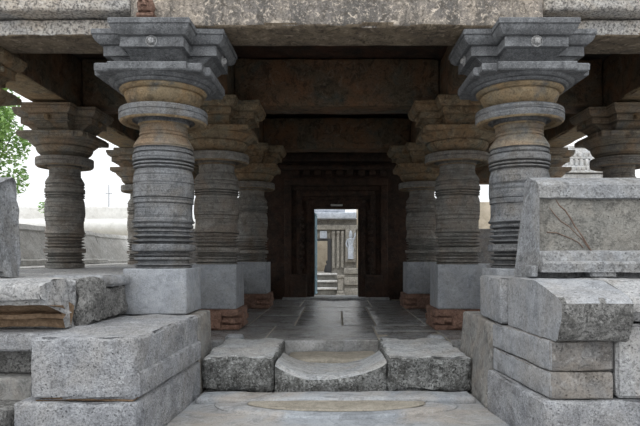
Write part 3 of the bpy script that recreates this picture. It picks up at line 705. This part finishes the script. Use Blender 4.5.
# relief figure
fig = empty('relief_figure', (sx(350.5), SY - .18, szz(262)), 'carved standing figure panel right of the far shrine entrance', 'relief')
fb = bmesh.new(); rbox(fb, (-.23, .23, -.06, .14, 0, 1.45), r=.03, res=.1, amp=.006); obj('panel', fb, M['shrine'], fig)
fb = bmesh.new()
lathe(fb, [(.02, .12), (.13, .14), (.12, .4), (.14, .62), (.10, .72), (.13, .92), (.15, 1.02), (.05, 1.06), (.045, 1.08), (.075, 1.12), (.085, 1.18), (.07, 1.24), (.075, 1.26), (.05, 1.36), (.01, 1.40)], 20, .006)
tube(fb, [(-.13, 0, 1.0), (-.2, -.02, .82), (-.15, -.08, .66)], [.04, .035, .03]); tube(fb, [(.13, 0, 1.0), (.19, -.02, 1.15), (.2, -.02, 1.3)], [.04, .035, .03])
fb.transform(Matrix.Translation((0, -.09, 0)))
obj('figure', fb, M['shrine_blue'], fig, smooth=60)
# pedestal and dark figure
bm = bmesh.new(); pw = sx(343.2) - sx(337.6); pc = (sx(343.2) + sx(337.6)) / 2
for (f, va, vb) in ((.62, 274, 277), (.45, 277, 289), (.60, 289, 292), (.75, 292, 298)):
    rbox(bm, (pc - pw * f, pc + pw * f, SY - 1.25 - pw * f, SY - 1.25 + pw * f, szz(vb) if vb < 298 else -.67, szz(va)), r=.02, res=.08, amp=.005, seed=va)
tag(obj('pedestal', bm, M['shrine']), 'squat stone pedestal at the right end of the far shrine steps', 'pedestal')
bm = lathe(bmesh.new(), [(.16, 0), (.17, .08), (.13, .22), (.12, .30), (.05, .36), (.045, .38), (.075, .43), (.07, .50), (.02, .55)], 20, .006)
bm.transform(Matrix.Translation((sx(327.5), SY + .3, db)))
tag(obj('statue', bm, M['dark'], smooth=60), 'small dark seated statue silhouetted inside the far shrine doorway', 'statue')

# ------------------------------------------------------------------ background left: side parapet, compound wall, tree, mast
import itertools
y = 6.9; k = 0
segs = [(9.0, 11.4), (11.42, 13.6), (13.62, 16.2)]
for i, (ya, yb) in enumerate(segs):
    prf = [(-5.35, .91), (-5.37, 1.0), (-5.42, 1.02), (-5.68, 1.54), (-5.67, 1.57), (-5.73, 1.66), (-5.9, 1.67), (-5.96, 1.6), (-5.8, .91)]
    if i > 1: prf = [(a, b - .03) for a, b in prf]
    bm = prism(bmesh.new(), prf, ya, yb, 'y', .15, .01, 3, i)
    tag(obj('seat_back_slab', bm, M['pale'], smooth=35), ['pale slab of the far left parapet nearest the front, behind the platform pillar', 'middle pale slab of the far left parapet right of the platform pillar', 'farthest pale slab of the left parapet beside the front pillar shaft'][i], 'seat slab', 'far parapet slabs')
bm = RB((-5.9, -4.6, 6.6, 16.2, .80, .905), r=.02, res=.3, amp=.006)
rbox(bm, (-5.9, -5.2, 15.2, 16.2, -.66, .9), r=.02, res=.3, amp=.004)
struct(obj('trim_2', bm, M['pale']))
bm = bmesh.new()
prf = [(30, -.66), (30, 2.15), (29.85, 2.2), (29.7, 2.4), (29.68, 2.65), (29.8, 2.9), (30.05, 3.0), (30.4, 2.95), (30.6, 2.6), (30.6, -.66)]
prism(bm, prf, -26, -6.2, 'x', .35, .03, 1.2, 3)
struct(obj('wall_far', bm, M['white_wall'], smooth=50))
bm = RB((-45, -14, 45, 45.6, -.66, 4.9), r=.05, res=.8, amp=.02)
struct(obj('wall_distant', bm, M['white_wall']))
m = empty('mast', (-23.6, 60, -.66), 'thin distant mast rising above the white wall', 'mast')
obj('pole', tube(bmesh.new(), [(0, 0, 0), (0, 0, 9.1)], [.09, .05], 8), M['metal'], m)
obj('crossbar', tube(bmesh.new(), [(-.35, 0, 8.2), (.35, 0, 8.2)], .04, 6), M['metal'], m)
def tree(cx, cy, h, r, n, label, seed):
    rnd = random.Random(seed)
    g = empty('leafy_tree', (cx, cy, -.66), label, 'tree')
    bm = tube(bmesh.new(), [(0, 0, 0), (.1, 0, h * .25), (-.05, .1, h * .5), (.1, 0, h * .8)], [.28, .22, .16, .06], 10)
    cl = []
    for k in range(16):
        a = rnd.uniform(0, 2 * PI); rr = r * rnd.uniform(.25, .85); z = h * rnd.uniform(.42, .95)
        c = Vector((math.cos(a) * rr, math.sin(a) * rr, z)); cl.append((c, r * rnd.uniform(.28, .45)))
        tube(bm, [(0, 0, z * .55), c * .5 + Vector((0, 0, z * .35)), c], [.08, .05, .02], 6)
    obj('trunk', bm, M['bark'], g)
    bm = bmesh.new()
    for i in range(n):
        c, cr = rnd.choice(cl)
        d = Vector((rnd.gauss(0, 1), rnd.gauss(0, 1), rnd.gauss(0, .8))).normalized() * cr * rnd.uniform(.3, 1.05) ** .5
        p = c + d; s = rnd.uniform(.07, .14)
        u = Vector((rnd.gauss(0, 1), rnd.gauss(0, 1), rnd.gauss(0, .6))).normalized(); w = u.cross(Vector((rnd.gauss(0, 1), rnd.gauss(0, 1), 1))).normalized()
        nrm = u.cross(w) * s * .15
        bm.faces.new([bm.verts.new(q) for q in (p - u * s, p + w * s * .45 + nrm, p + u * s, p - w * s * .45 + nrm)])
    obj('foliage', bm, M['leaf'], g)
    return g
tree(-13.5, 22, 8.0, 2.4, 9000, 'bright green leafy tree at the left edge behind the platform', 3)
tree(-17.2, 36, 5.6, 1.1, 1500, 'small green treetop peeking over the wall beside the platform pillar', 5)

# ------------------------------------------------------------------ background right: stepped tower, beige building
TY = 20.0
def tx(u): return (u - 337) * TY / 580
def tz(v): return 1.08 + (256 - v) * TY / 580
g = empty('shrine_tower', (tx(577) + .22, TY + 1.0, -.36), 'small stepped white-grey shrine tower glimpsed over the right seat slab', 'tower')
gl = Vector(g.location)
bm = RB((-1.3, 1.3, -.9, 1.4, 0, tz(182) + .66), r=.03, res=.3, amp=.008); obj('tower_body', bm, M['tower'], g)
for k, (hw, va, vb) in enumerate(((.95, 181, 176), (.80, 175.5, 168), (.66, 166, 160), (.45, 155, 151))):
    za, zb = tz(va) + .66, tz(vb) + .66
    bm = RB((-hw, hw, -hw, hw, za, zb), r=.03, res=.1, amp=.008, seed=k)
    if k < 3:
        rbox(bm, (-hw - .07, hw + .07, -hw - .07, hw + .07, za - .01, za + .07), r=.02, res=.1, amp=.004)
        n = int(hw * 2 / .17)
        for i in range(n):
            x = -hw + (i + .5) * 2 * hw / n
            rbox(bm, (x - .055, x + .055, -hw - .08, -hw + .02, za + .06, zb + .03), r=.02, res=.06, amp=.004)
            rbox(bm, (-hw - .08, -hw + .02, x - .055, x + .055, za + .06, zb + .03), r=.02, res=.06, amp=.004)
    obj('tier', bm, M['tower'], g)
bm = bmesh.new()
rbox(bm, (-.56, .50, -.5, .5, tz(160) + .66, tz(155) + .66), r=.02, res=.1, amp=.006)
obj('neck', bm, M['tower'], g)
bm = lathe(bmesh.new(), [(.15, tz(151) + .66), (.19, tz(149) + .66), (.19, tz(142) + .66), (.15, tz(140) + .66), (.10, tz(138) + .66), (.02, tz(136.5) + .66)], 24, .004, center=(-.38, 0))
obj('finial', bm, M['white_wall'], g, smooth=50)['label'] = 'white drum finial'
bm = RB((5.5, 12, 27, 27.4, -.66, 3.6), r=.03, res=.5, amp=.01)
struct(obj('wall_beige', bm, M['beige']))

# ------------------------------------------------------------------ camera and light
cam = bpy.data.cameras.new('camera'); co = bpy.data.objects.new('camera', cam); COL.objects.link(co)
co.location = (0, 0, 1.08); co.rotation_euler = (PI / 2, 0, 0)
cam.sensor_width = 36; cam.lens = 580 / 640 * 36; cam.shift_x = -17 / 640; cam.shift_y = 43 / 640
cam.clip_end = 300
S.camera = co
w = bpy.data.worlds.new('overcast'); S.world = w; w.use_nodes = True
nt = w.node_tree; bg = nt.nodes['Background']
tc = nt.nodes.new('ShaderNodeTexCoord'); sp = nt.nodes.new('ShaderNodeSeparateXYZ'); nt.links.new(tc.outputs['Generated'], sp.inputs[0])
rp = nt.nodes.new('ShaderNodeValToRGB'); e = rp.color_ramp.elements
e[0].position = 0.0; e[0].color = (.44, .45, .46, 1); e[1].position = 1.0; e[1].color = (.95, .98, 1.0, 1)
nt.links.new(sp.outputs['Z'], rp.inputs[0]); nt.links.new(rp.outputs[0], bg.inputs[0]); bg.inputs[1].default_value = 2.3
sun = bpy.data.lights.new('sun', 'SUN'); so = bpy.data.objects.new('sun', sun); COL.objects.link(so)
sun.energy = .6; sun.angle = math.radians(50); so.rotation_euler = (math.radians(32), math.radians(-12), 0); sun.color = (1, .97, .92)
S.view_settings.view_transform = 'Standard'; S.view_settings.look = 'None'; S.view_settings.gamma = 1; S.view_settings.use_curve_mapping = False
S.view_settings.exposure = 0.12
